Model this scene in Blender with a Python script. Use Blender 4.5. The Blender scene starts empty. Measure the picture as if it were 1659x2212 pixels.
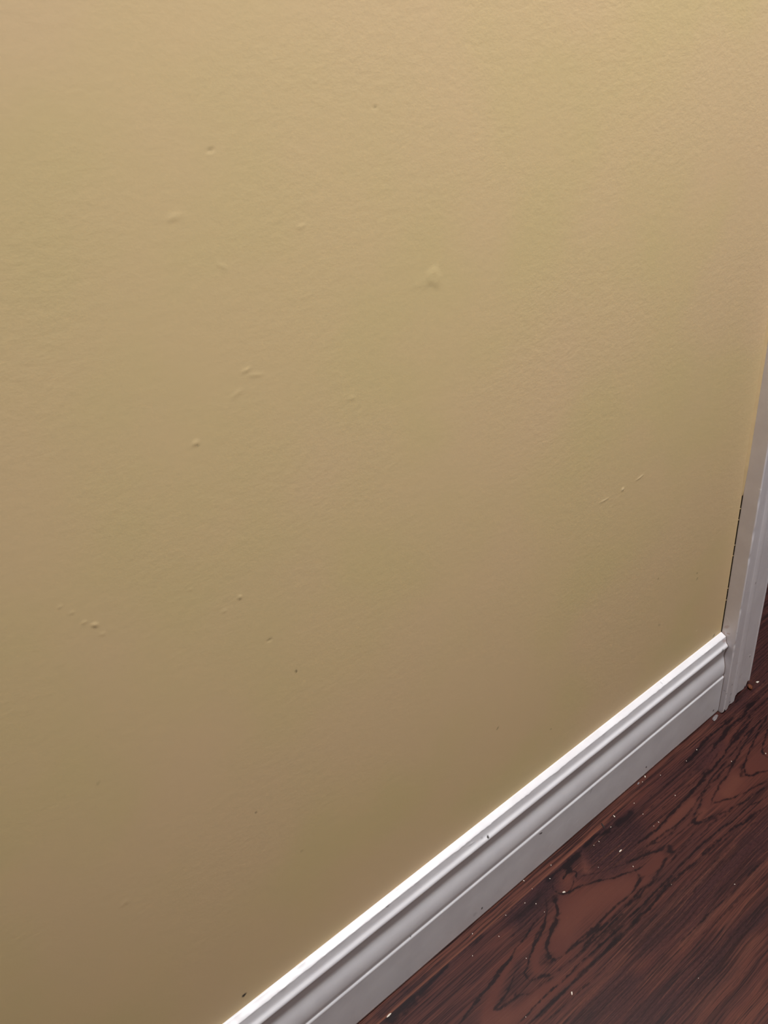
import bpy, math, random
import numpy as np
from mathutils import Matrix, Vector

sc = bpy.context.scene
col = sc.collection

# ------------------------------------------------------------------ camera
CAM_ROWS = [[0.791664, -0.601778, -0.105503], [-0.384585, -0.356672, -0.851399], [0.474723, 0.714597, -0.513799]]          # right, down and forward axes of the camera in room axes
CAM_POS = [0.0, -0.3823, 0.80129]
r_, d_, f_ = [Vector(v) for v in CAM_ROWS]
cam = bpy.data.cameras.new('camera')
cam_ob = bpy.data.objects.new('camera', cam)
col.objects.link(cam_ob)
M = Matrix.Identity(4)
for i in range(3):
    M[i][0] = r_[i]; M[i][1] = -d_[i]; M[i][2] = -f_[i]; M[i][3] = CAM_POS[i]
cam_ob.matrix_world = M
cam.sensor_fit = 'VERTICAL'
cam.sensor_height = 36.0
cam.sensor_width = 27.0
cam.lens = 36.0 * 1661.0 / 2212.0
cam.clip_start = 0.01
sc.camera = cam_ob

# ------------------------------------------------------------------ light and exposure
world = bpy.data.worlds.new('world'); sc.world = world
world.use_nodes = True
world.node_tree.nodes['Background'].inputs[0].default_value = (0.8, 0.85, 1.0, 1)
world.node_tree.nodes['Background'].inputs[1].default_value = 0.02

def area(name, loc, size, power, colr, rot=(0, 0, 0)):
    l = bpy.data.lights.new(name, 'AREA'); l.shape = 'DISK'; l.size = size
    l.energy = power; l.color = colr
    o = bpy.data.objects.new(name, l); col.objects.link(o)
    o.location = loc; o.rotation_euler = rot
    return o
area('ceiling_lamp_light', (0.52, -0.36, 2.40), 0.45, 50.0, (0.965, 0.99, 1.03))
def spot_lamp(name, loc, aim, size, power, colr):
    l = bpy.data.lights.new(name, 'SPOT'); l.spot_size = math.radians(size); l.spot_blend = 1.0
    l.energy = power; l.color = colr; l.shadow_soft_size = 0.06
    o = bpy.data.objects.new(name, l); col.objects.link(o)
    o.location = loc
    o.rotation_euler = (Vector(aim) - Vector(loc)).to_track_quat('-Z', 'Y').to_euler()
    return o
spot_lamp('added_wall_fill_spot', (0.72, -1.15, 2.36), (0.47, 0.0, 0.94), 48, 90.0, (0.98, 0.985, 0.99))  # added unseen fill, not a known fixture: lifts the upper wall, fades below
area('next_room_light', (1.5, 1.3, 2.40), 0.5, 8.0, (0.85, 0.92, 1.0))

sc.view_settings.view_transform = 'Standard'
sc.view_settings.look = 'None'
sc.view_settings.gamma = 1.0
sc.view_settings.use_curve_mapping = False
sc.view_settings.exposure = 0.0
sc.cycles.use_denoising = True
sc.cycles.max_bounces = 8
sc.cycles.diffuse_bounces = 5

# ------------------------------------------------------------------ helpers
def srgb(r, g, b):
    f = lambda c: (c / 255 / 12.92) if c / 255 <= 0.04045 else ((c / 255 + 0.055) / 1.055) ** 2.4
    return (f(r), f(g), f(b), 1)

class N:
    """small node-tree writer"""
    def __init__(s, name):
        s.m = bpy.data.materials.new(name); s.m.use_nodes = True
        s.t = s.m.node_tree; s.n = s.t.nodes; s.bsdf = s.n['Principled BSDF']
    def add(s, typ, **kw):
        n = s.n.new(typ)
        for k, v in kw.items(): setattr(n, k, v)
        return n
    def link(s, a, b): s.t.links.new(a, b)
    def put(s, sock, v):
        if hasattr(v, 'is_linked') or isinstance(v, bpy.types.NodeSocket): s.link(v, sock)
        else: sock.default_value = v
    def math(s, op, a, b=0.0, c=0.0, clamp=False):
        n = s.add('ShaderNodeMath', operation=op, use_clamp=clamp)
        s.put(n.inputs[0], a); s.put(n.inputs[1], b); s.put(n.inputs[2], c)
        return n.outputs[0]
    def mix(s, f, a, b):
        n = s.add('ShaderNodeMix', data_type='RGBA')
        s.put(n.inputs[0], f); s.put(n.inputs[6], a); s.put(n.inputs[7], b)
        return n.outputs[2]
    def mapped(s, co, scale=(1, 1, 1), loc=(0, 0, 0)):
        n = s.add('ShaderNodeMapping'); s.link(co, n.inputs['Vector'])
        n.inputs['Scale'].default_value = scale; n.inputs['Location'].default_value = loc
        return n.outputs[0]
    def noise(s, co, scale, detail=2.0, rough=0.5, dist=0.0):
        n = s.add('ShaderNodeTexNoise'); s.link(co, n.inputs['Vector'])
        n.inputs['Scale'].default_value = scale; n.inputs['Detail'].default_value = detail
        n.inputs['Roughness'].default_value = rough; n.inputs['Distortion'].default_value = dist
        return n.outputs[0]
    def ramp(s, v, a, b, to0=0.0, to1=1.0):
        n = s.add('ShaderNodeMapRange', interpolation_type='SMOOTHSTEP')
        s.put(n.inputs[0], v)
        for i, q in enumerate((a, b, to0, to1)): n.inputs[i + 1].default_value = q
        return n.outputs[0]
    def co(s): return s.add('ShaderNodeTexCoord').outputs['Object']
    def spot(s, co, mark, side=False):
        """0..1 soft elliptical mask of one mark"""
        P, rx, rz, a, kind, d = mark
        n = s.add('ShaderNodeMapping', vector_type='TEXTURE'); s.link(co, n.inputs['Vector'])
        n.inputs['Location'].default_value = P
        if side:
            n.inputs['Rotation'].default_value = (a, 0, 0); n.inputs['Scale'].default_value = (0.004, rx, rz)
        else:
            n.inputs['Rotation'].default_value = (0, -a, 0); n.inputs['Scale'].default_value = (rx, 0.004, rz)
        l = s.add('ShaderNodeVectorMath', operation='LENGTH'); s.link(n.outputs[0], l.inputs[0])
        return s.ramp(l.outputs['Value'], 1.0, {'h': 0.0, 'p': 0.3}.get(kind, 0.35))

def marks(nt, co, lst, base, dark, light, raw, side=lambda m: False):
    hsum = None
    nz = nt.add('ShaderNodeTexNoise'); nt.link(co, nz.inputs['Vector']); nz.inputs['Scale'].default_value = 420.0; nz.inputs['Detail'].default_value = 2.0
    off = nt.add('ShaderNodeVectorMath', operation='MULTIPLY_ADD')
    nt.link(nz.outputs['Color'], off.inputs[0]); off.inputs[1].default_value = (0.0022,) * 3; off.inputs[2].default_value = (-0.0011,) * 3
    ad = nt.add('ShaderNodeVectorMath', operation='ADD'); nt.link(co, ad.inputs[0]); nt.link(off.outputs[0], ad.inputs[1])
    cow = ad.outputs[0]
    for m in lst:
        k, d = m[4], m[5]; v = nt.spot(co if k in 'hp' or min(m[1], m[2]) < 0.0006 else cow, m, side(m))
        if k in 'hp':
            v = nt.math('MULTIPLY', v, d)
            hsum = v if hsum is None else nt.math('ADD', hsum, v)
        else:
            base = nt.mix(nt.math('MULTIPLY', v, d), base, {'c': dark, 'w': light, 'r': raw}[k])
    return base, hsum

def bump(nt, h, dist, strength=1.0, normal=None):
    b = nt.add('ShaderNodeBump'); nt.put(b.inputs['Height'], h)
    b.inputs['Distance'].default_value = dist; b.inputs['Strength'].default_value = strength
    if normal is not None: nt.link(normal, b.inputs['Normal'])
    return b.outputs[0]

def mesh_ob(name, verts, faces, mat, parent=None, kind=None, smooth=False):
    me = bpy.data.meshes.new(name)
    me.from_pydata([tuple(v) for v in verts], [], faces); me.update()
    if mat: me.materials.append(mat)
    if smooth: me.shade_smooth()
    o = bpy.data.objects.new(name, me); col.objects.link(o)
    if parent: o.parent = parent
    if kind: o['kind'] = kind
    return o

def boxes(name, bs, mat, kind=None, parent=None):
    V, Fc = [], []
    for (x0, x1, y0, y1, z0, z1) in bs:
        k = len(V)
        V += [(x0, y0, z0), (x1, y0, z0), (x1, y1, z0), (x0, y1, z0), (x0, y0, z1), (x1, y0, z1), (x1, y1, z1), (x0, y1, z1)]
        Fc += [[k + i for i in q] for q in ((0, 3, 2, 1), (4, 5, 6, 7), (0, 1, 5, 4), (1, 2, 6, 5), (2, 3, 7, 6), (3, 0, 4, 7))]
    return mesh_ob(name, V, Fc, mat, parent, kind)

def grid_faces(nx, ny, flip=False):
    i = np.arange(nx - 1)[None, :]; j = np.arange(ny - 1)[:, None]
    a = j * nx + i
    q = np.stack([a, a + 1, a + 1 + nx, a + nx], -1).reshape(-1, 4)
    return q[:, ::-1] if flip else q

def grid_ob(name, V, nx, ny, mat, kind=None, flip=False, parent=None, smooth=True):
    q = grid_faces(nx, ny, flip)
    me = bpy.data.meshes.new(name)
    me.vertices.add(len(V)); me.vertices.foreach_set('co', np.asarray(V, dtype=np.float32).ravel())
    me.loops.add(q.size); me.loops.foreach_set('vertex_index', q.ravel().astype(np.int32))
    me.polygons.add(len(q)); me.polygons.foreach_set('loop_start', np.arange(0, q.size, 4, dtype=np.int32))
    me.update(calc_edges=True); me.validate()
    if smooth: me.shade_smooth()
    me.materials.append(mat)
    o = bpy.data.objects.new(name, me); col.objects.link(o)
    if kind: o['kind'] = kind
    if parent: o.parent = parent
    return o

def tag(o, label, cat, group=None):
    o['label'] = label; o['category'] = cat
    if group: o['group'] = group
    return o

XC = 0.7376            # outer side face of the door casing
WALL_MARKS = [[[0.31388,-0.0,0.67413],0.0079,0.00827,0.76,"p",0.26],[[0.30381,0.0,0.67278],0.01189,0.00405,0.11,"p",0.06],[[0.30565,0.0,0.66854],0.00833,0.00149,0.153,"c",0.05],[[0.17921,0.0,0.76781],0.00295,0.00148,-0.146,"h",-0.22],[[0.17916,0.0,0.76761],0.00196,0.00093,-0.147,"c",0.14],[[0.28075,0.0,0.77414],0.00157,0.00081,-0.12,"c",0.25],[[0.28075,0.0,0.77414],0.00252,0.00141,-0.12,"h",-0.15],[[0.13493,0.0,0.62525],0.00319,0.00253,-0.012,"h",0.22],[[0.13563,0.0,0.62354],0.00139,0.00098,-0.366,"c",0.22],[[0.13763,0.0,0.51584],0.00235,0.00211,-0.503,"h",0.3],[[0.13762,0.0,0.51437],0.00118,0.00091,-0.505,"c",0.3],[[0.16424,-0.0,0.43585],0.00127,0.00169,0.38,"c",0.6],[[0.05188,0.0,0.54345],0.00287,0.00196,-0.88,"h",0.35],[[0.04717,0.0,0.54787],0.00206,0.00158,-0.527,"h",0.22],[[0.04307,0.0,0.55707],0.002,0.00129,-0.518,"h",0.15],[[0.03862,0.0,0.56373],0.00195,0.00152,-0.512,"h",0.15],[[0.05378,0.0,0.53559],0.00241,0.00163,-0.539,"h",0.15],[[0.05136,0.0,0.54175],0.00158,0.00094,-0.532,"c",0.15],[[0.1502,-0.0,0.47274],0.00381,0.00149,-0.028,"h",-0.2],[[0.14996,0.0,0.47329],0.00286,0.00082,-0.028,"c",0.2],[[0.10906,0.0,0.33211],0.00131,0.00101,-0.719,"c",0.55],[[0.51965,0.0,0.43101],0.0032,0.00232,-0.159,"h",0.4],[[0.51965,0.0,0.43101],0.00224,0.00174,-0.159,"w",0.6],[[0.49489,0.0,0.43043],0.0091,0.00133,-0.034,"h",0.25],[[0.54441,0.0,0.43294],0.00861,0.00165,0.158,"h",0.25],[[0.54435,0.0,0.43346],0.00645,0.00082,0.159,"w",0.3],[[0.49423,0.0,0.43072],0.00697,0.00071,-0.068,"w",0.3],[[0.58996,0.0,0.29164],0.00172,0.00189,0.77,"c",0.35],[[0.66432,0.0,0.26017],0.00216,0.00129,-0.48,"c",0.4],[[0.6658,0.0,0.25162],0.00219,0.00262,-0.486,"c",0.25],[[0.60028,0.0,0.22235],0.00415,0.00195,-0.53,"c",0.2],[[0.35191,0.0,0.24187],0.00146,0.00271,-0.632,"c",0.4],[[0.42555,0.0,0.18656],0.00173,0.00122,-0.633,"c",0.35],[[0.05706,0.0,0.14532],0.00272,0.00208,0.151,"c",0.98],[[0.05566,0.0,0.14494],0.00136,0.00221,0.151,"c",0.98],[[0.4424,0.0,0.7221],0.0019,0.00105,-0.153,"c",0.15],[[0.17382,0.0,0.65576],0.00546,0.00176,0.195,"h",0.16],[[0.17882,0.0,0.65142],0.00644,0.00169,-0.229,"h",0.12],[[0.16538,0.0,0.64466],0.00639,0.00234,0.371,"h",0.12],[[0.22295,0.0,0.72304],0.00402,0.00177,0.089,"h",0.15],[[0.10912,0.0,0.53711],0.00243,0.00113,-0.496,"h",0.15],[[0.02105,0.0,0.43665],0.00151,0.00254,-0.689,"c",0.12],[[0.13567,0.0,0.26156],0.00205,0.00184,-0.76,"c",0.15],[[0.12574,0.0,0.51142],0.00264,0.00151,-0.516,"h",0.15],[[0.15255,0.0,0.74148],0.0072,0.00265,0.116,"h",0.12],[[0.24047,0.0,0.61641],0.00488,0.00282,-0.178,"h",0.12],[[0.17253,0.0,0.71347],0.00414,0.00127,-0.536,"h",0.12],[[0.00656,0.0,0.32819],0.00558,0.00348,0.359,"h",0.12],[[0.67948,0.0,0.1674],0.0036,0.00146,-0.535,"w",0.3],[[0.72077,0.0,0.13471],0.00373,0.00308,0.048,"c",0.5]]  # some dark ellipses paint in the shade just below raised bumps
BASE_MARKS = [[[0.39688,-0.0125,0.05737],0.00383,0.00144,-0.478,"c",0.9],[[0.30724,-0.0125,0.01472],0.00175,0.00239,-0.026,"c",0.95],[[0.58363,-0.0125,0.01427],0.00167,0.00253,-0.022,"c",0.95],[[0.7245,-0.0125,0.01151],0.00208,0.0023,-0.022,"c",0.8],[[0.29724,-0.0125,0.01464],0.00374,0.00402,0.365,"c",0.15],[[0.21613,-0.0125,0.06503],0.00133,0.00171,0.005,"c",0.6],[[0.47936,-0.0125,0.05867],0.00169,0.00573,-0.449,"c",0.3],[[0.32335,-0.0108,0.11712],0.00203,0.00251,-0.248,"c",0.95],[[0.31651,-0.0108,0.1198],0.00323,0.00232,-0.46,"c",0.4],[[0.3031,-0.0106,0.12264],0.00711,0.00292,-0.113,"h",0.5],[[0.30298,-0.0108,0.12369],0.00321,0.00185,-0.753,"w",0.8],[[0.31839,-0.007,0.13439],0.00435,0.00296,0.052,"r",0.75],[[0.39542,-0.0075,0.13289],0.00496,0.00404,-0.419,"h",0.6],[[0.3968,-0.0075,0.13247],0.00265,0.00228,0.048,"c",0.45],[[0.39199,-0.0075,0.13357],0.00266,0.00193,-0.692,"w",0.8],[[0.19959,-0.008,0.12971],0.00431,0.00348,-0.497,"h",0.5],[[0.19918,-0.008,0.12652],0.00372,0.0009,-0.68,"c",0.25],[[0.61571,-0.004,0.13273],0.00269,0.00337,0.046,"c",0.5],[[0.61142,-0.004,0.13188],0.00134,0.00448,0.046,"c",0.35],[[0.71771,-0.004,0.13377],0.00828,0.0022,-0.449,"r",0.8],[[0.72209,-0.004,0.13637],0.00593,0.00275,-0.446,"r",0.5],[[0.73353,-0.006,0.12318],0.00851,0.00377,-0.452,"r",0.45],[[0.51122,-0.0112,0.12155],0.00705,0.00314,0.096,"h",0.3],[[0.60291,-0.0112,0.12049],0.00517,0.00343,0.091,"h",0.3],[[0.72544,-0.0112,0.11314],0.00323,0.00434,-0.347,"c",0.6],[[0.42658,-0.0125,0.04073],0.00838,0.00087,0.279,"w",0.35],[[0.40934,-0.0125,0.04597],0.00514,0.00085,0.282,"w",0.35],[[0.44339,-0.0125,0.03937],0.00745,0.00089,0.276,"w",0.35],[[0.45552,-0.0125,0.02448],0.0065,0.00091,0.27,"w",0.35],[[0.41325,-0.0125,0.02204],0.00731,0.00088,0.273,"w",0.35],[[0.50896,-0.0125,0.04926],0.00898,0.00093,0.273,"w",0.35],[[0.51413,-0.0125,0.05779],0.00674,0.00093,0.276,"w",0.35]]
CASE_MARKS = [[[0.73756,-0.00591,0.14252],0.00608,0.0027,2.311,"r",0.35],[[0.73756,-0.00294,0.13174],0.00343,0.00317,2.596,"r",0.4],[[0.73756,-0.00905,0.1332],0.00407,0.00189,2.594,"r",0.4],[[0.73756,-0.00636,0.15314],0.00792,0.00063,-2.241,"w",0.5],[[0.73756,-0.02059,0.1395],0.00199,0.00311,2.593,"c",0.35],[[0.73756,-0.02004,0.03732],0.00177,0.0021,2.127,"c",0.35],[[0.73756,-0.02005,0.02737],0.00179,0.00158,2.123,"c",0.35],[[0.73675,-0.0195,0.34513],0.00267,0.00147,-0.405,"w",0.9],[[0.7339,-0.0195,0.32081],0.00272,0.00253,-0.422,"w",0.8],[[0.72253,-0.0195,0.30412],0.00243,0.00481,-0.087,"w",0.35],[[0.73526,-0.0195,0.25949],0.00304,0.00267,-0.113,"w",1.0],[[0.73472,-0.0195,0.2617],0.00295,0.00133,-0.111,"c",0.6],[[0.73174,-0.0195,0.16423],0.00391,0.00192,-0.525,"w",0.6],[[0.79712,-0.012,0.06186],0.00759,0.00321,-0.56,"w",0.5],[[0.79888,-0.012,0.05912],0.00335,0.00197,-0.56,"c",0.6],[[0.77008,-0.016,0.19791],0.00225,0.00157,0.775,"c",0.5],[[0.75409,-0.017,0.04137],0.00269,0.00186,-0.794,"c",0.6],[[0.75488,-0.017,0.02333],0.00246,0.00234,-0.021,"c",0.5],[[0.75607,-0.017,0.00811],0.00384,0.00185,-0.606,"c",0.6],[[0.73623,-0.017,0.04183],0.00292,0.00132,-0.595,"c",0.4],[[0.74214,-0.017,0.02366],0.00333,0.0012,0.319,"w",0.6],[[0.74244,-0.017,0.05648],0.00233,0.0013,-0.228,"w",0.7],[[0.75218,-0.017,0.05003],0.00157,0.00212,-0.23,"w",0.8]]

# ------------------------------------------------------------------ materials
def wall_material():
    n = N('tan_wall_paint'); co = n.co()
    soft = n.noise(n.mapped(co, (1, 1, 1.2)), 9.0, 3, 0.55)
    base = n.mix(n.ramp(soft, 0.35, 0.65), WALL_A, WALL_B)
    tint = n.noise(n.mapped(co, (1, 1, 1), (3, 1, 7)), 5.0, 2, 0.5)
    base = n.mix(n.ramp(tint, 0.4, 0.62, 0.0, 0.6), base, WALL_C)
    at = n.add('ShaderNodeAttribute', attribute_name='marks')
    sp = n.add('ShaderNodeSeparateColor'); n.link(at.outputs['Color'], sp.inputs[0])
    base = n.mix(sp.outputs[0], base, srgb(38, 26, 16))
    base = n.mix(sp.outputs[1], base, srgb(245, 225, 180))
    n.link(base, n.bsdf.inputs['Base Color'])
    n.bsdf.inputs['Roughness'].default_value = 0.55
    n.bsdf.inputs['Specular IOR Level'].default_value = 0.25
    # roller stipple: patches where the nap shows, patches where it is smooth
    patch = n.ramp(n.noise(n.mapped(co, (1, 1, 1), (0.4, 0, 2.3)), 6.0, 2, 0.6), 0.36, 0.66, 0.5, 1.0)
    st1 = n.noise(n.mapped(co, (0.75, 1, 1.15)), 150.0, 3, 0.6)
    st2 = n.noise(n.mapped(co, (0.8, 1, 1.2)), 420.0, 2, 0.6)
    st = n.math('ADD', n.math('MULTIPLY', st1, 1.0), n.math('MULTIPLY', st2, 0.3))
    px = n.add('ShaderNodeSeparateXYZ'); n.link(co, px.inputs[0])
    st = n.math('MULTIPLY', st, n.math('MULTIPLY', patch, n.ramp(px.outputs[0], 0.15, 0.50, 0.62, 1.0)))
    b1 = bump(n, st, 0.00024, 0.75)
    n.link(b1, n.bsdf.inputs['Normal'])
    return n.m

WALL_A = srgb(220, 193, 145); WALL_B = srgb(217, 193, 142); WALL_C = srgb(223, 192, 151)

def trim_material(name, lst, side, dirt=0.0, tone=(222, 219, 221)):
    n = N(name); co = n.co()
    v = n.noise(n.mapped(co, (1, 1, 1)), 30.0, 3, 0.6)
    base = n.mix(n.ramp(v, 0.3, 0.75), srgb(*tone), srgb(tone[0] - 8, tone[1] - 9, tone[2] - 9))
    if dirt:
        d = n.noise(n.mapped(co, (1, 1, 0.4), (4, 2, 1)), 160.0, 4, 0.7)
        low = n.add('ShaderNodeSeparateXYZ'); n.link(co, low.inputs[0])
        near = n.ramp(low.outputs[2], 0.16, 0.02, 0.05, 1.0)
        base = n.mix(n.math('MULTIPLY', n.math('MULTIPLY', n.ramp(d, 0.62, 0.72), near), dirt), base, srgb(120, 100, 88))
    base, h = marks(n, co, lst, base, srgb(40, 32, 28), srgb(252, 250, 250), srgb(168, 118, 100), side)
    n.link(base, n.bsdf.inputs['Base Color'])
    n.bsdf.inputs['Roughness'].default_value = 0.34
    n.bsdf.inputs['Specular IOR Level'].default_value = 0.4
    w = n.noise(n.mapped(co, (2.0, 2.0, 0.25) if dirt else (0.3, 1, 3.0)), 160.0, 3, 0.6)
    b = bump(n, w, 0.00008, 0.7)
    if h is not None: b = bump(n, h, 0.0016, 1.0, b)
    n.link(b, n.bsdf.inputs['Normal'])
    return n.m

def plain(name, c, rough=0.5, scale=60.0, vary=8, bmp=0.0002):
    n = N(name); co = n.co()
    v = n.noise(co, scale, 3, 0.6)
    n.link(n.mix(n.ramp(v, 0.3, 0.7), srgb(*c), srgb(*[max(0, q - vary) for q in c])), n.bsdf.inputs['Base Color'])
    n.bsdf.inputs['Roughness'].default_value = rough
    n.link(bump(n, v, bmp, 0.7), n.bsdf.inputs['Normal'])
    return n.m

def floor_material():
    n = N('dark_walnut_laminate'); co = n.co()
    at = n.add('ShaderNodeAttribute', attribute_name='grain')
    sep = n.add('ShaderNodeSeparateColor'); n.link(at.outputs['Color'], sep.inputs[0])
    line, light, zone = sep.outputs[0], sep.outputs[1], sep.outputs[2]
    fa = at.outputs['Alpha']
    wv = n.noise(n.mapped(co, (7, 9, 1), (4, 4, 0)), 1.0, 2, 0.5)
    sx = n.add('ShaderNodeSeparateXYZ'); n.link(co, sx.inputs[0])
    cx = n.add('ShaderNodeCombineXYZ'); n.link(sx.outputs[0], cx.inputs[0])
    n.link(n.math('ADD', sx.outputs[1], n.math('MULTIPLY', n.math('SUBTRACT', wv, 0.5), 0.007)), cx.inputs[1])
    wc = cx.outputs[0]
    f1 = n.noise(n.mapped(wc, (8, 430, 1)), 1.0, 3, 0.6, 0.1)
    f2 = n.noise(n.mapped(wc, (3, 75, 1), (5, 2, 0)), 1.0, 2, 0.5, 0.3)
    f3 = n.noise(n.mapped(wc, (26, 1100, 1), (1, 7, 0)), 1.0, 2, 0.6)
    f6 = n.noise(n.mapped(wc, (14, 620, 1), (8, 1, 0)), 1.0, 2, 0.5)
    f4 = n.noise(n.mapped(co, (150, 700, 1), (9, 3, 0)), 1.0, 2, 0.6)
    f5 = n.noise(n.mapped(co, (230, 850, 1), (2, 8, 0)), 1.0, 1, 0.6)
    # ragged growth lines, cut by pores that run along the plank
    cut = n.math('ADD', n.math('MULTIPLY', n.math('SUBTRACT', f4, 0.5), 0.55), n.math('MULTIPLY', n.math('SUBTRACT', f3, 0.5), 0.15))
    ln = n.math('ADD', line, n.math('MULTIPLY', cut, n.ramp(line, 0.02, 0.35)))
    ln = n.ramp(ln, 0.06, 0.72)
    fib = n.math('ADD', n.ramp(f1, 0.48, 0.58, 0.0, 0.85), n.ramp(f2, 0.50, 0.66, 0.0, 0.40))
    fib = n.math('ADD', fib, n.ramp(f3, 0.50, 0.62, 0.0, 0.60))
    fib = n.math('MULTIPLY', fib, fa)
    mot = n.math('MULTIPLY', n.ramp(f5, 0.46, 0.62), n.math('MULTIPLY', zone, 0.5))
    ln = n.math('MAXIMUM', ln, mot)
    c = n.mix(n.ramp(f2, 0.3, 0.7), CLEAR, MID)
    c = n.mix(fa, n.mix(0.15, CLEAR, MID), c)
    c = n.mix(n.math('MULTIPLY', light, 0.8, clamp=True), c, LIGHT)
    c = n.mix(n.math('MULTIPLY', zone, 0.90, clamp=True), c, ZONE)
    c = n.mix(n.math('MULTIPLY', n.ramp(f6, 0.54, 0.68, 0.0, 0.45), fa), c, LIGHT)
    c = n.mix(n.math('MULTIPLY', fib, 0.80, clamp=True), c, DARKF)
    c = n.mix(n.math('MULTIPLY', ln, 0.92, clamp=True), c, DARK)
    c = n.mix(n.ramp(light, 0.80, 0.97, 0.0, 0.75), c, LIGHT)
    big = n.noise(n.mapped(co, (6, 14, 1), (2, 2, 0)), 1.0, 2, 0.5)
    c = n.mix(n.ramp(big, 0.35, 0.7, 0.0, 0.35), c, n.mix(0.5, c, ZONE))
    n.link(c, n.bsdf.inputs['Base Color'])
    rg = n.ramp(f3, 0.3, 0.8, 0.36, 0.5)
    n.link(rg, n.bsdf.inputs['Roughness'])
    n.bsdf.inputs['Specular IOR Level'].default_value = 0.16
    n.link(bump(n, f3, 0.00012, 0.5), n.bsdf.inputs['Normal'])
    return n.m

CLEAR = srgb(80, 43, 35); MID = srgb(72, 42, 38); LIGHT = srgb(106, 64, 49)
ZONE = srgb(50, 30, 33); DARKF = srgb(36, 20, 19); DARK = srgb(20, 12, 14)

M_wall = wall_material()
M_base = trim_material('white_trim_paint', BASE_MARKS, lambda m: False)
M_case = trim_material('worn_casing_paint', CASE_MARKS, lambda m: abs(m[0][0] - XC) < 0.0006, dirt=0.35, tone=(230, 225, 227))
M_trim = plain('door_jamb_paint', (206, 202, 204), 0.4)
M_floor = floor_material()
M_ceil = plain('ceiling_paint', (232, 228, 220), 0.9)
M_back = plain('brown_room_paint', (132, 124, 116), 0.8, 20)
M_gap = plain('bare_gap_wood', (40, 26, 20), 0.9)
M_dirt = plain('dirty_caulk', (128, 96, 72), 0.7, 300, 40)
M_caulk = plain('grey_caulk', (122, 112, 112), 0.5, 200, 30)
M_ycaulk = plain('painted_caulk', (220, 191, 142), 0.55, 60, 3, 0.00003)
M_fleck = plain('paint_flake', (214, 200, 184), 0.6, 500, 20)
M_crumb = plain('brown_crumb', (120, 66, 26), 0.75, 700, 60, 0.0006)
M_hair = plain('dark_sliver', (26, 18, 16), 0.7)
M_carpet = plain('blue_grey_carpet', (86, 92, 108), 0.95, 350, 60, 0.002)

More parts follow.
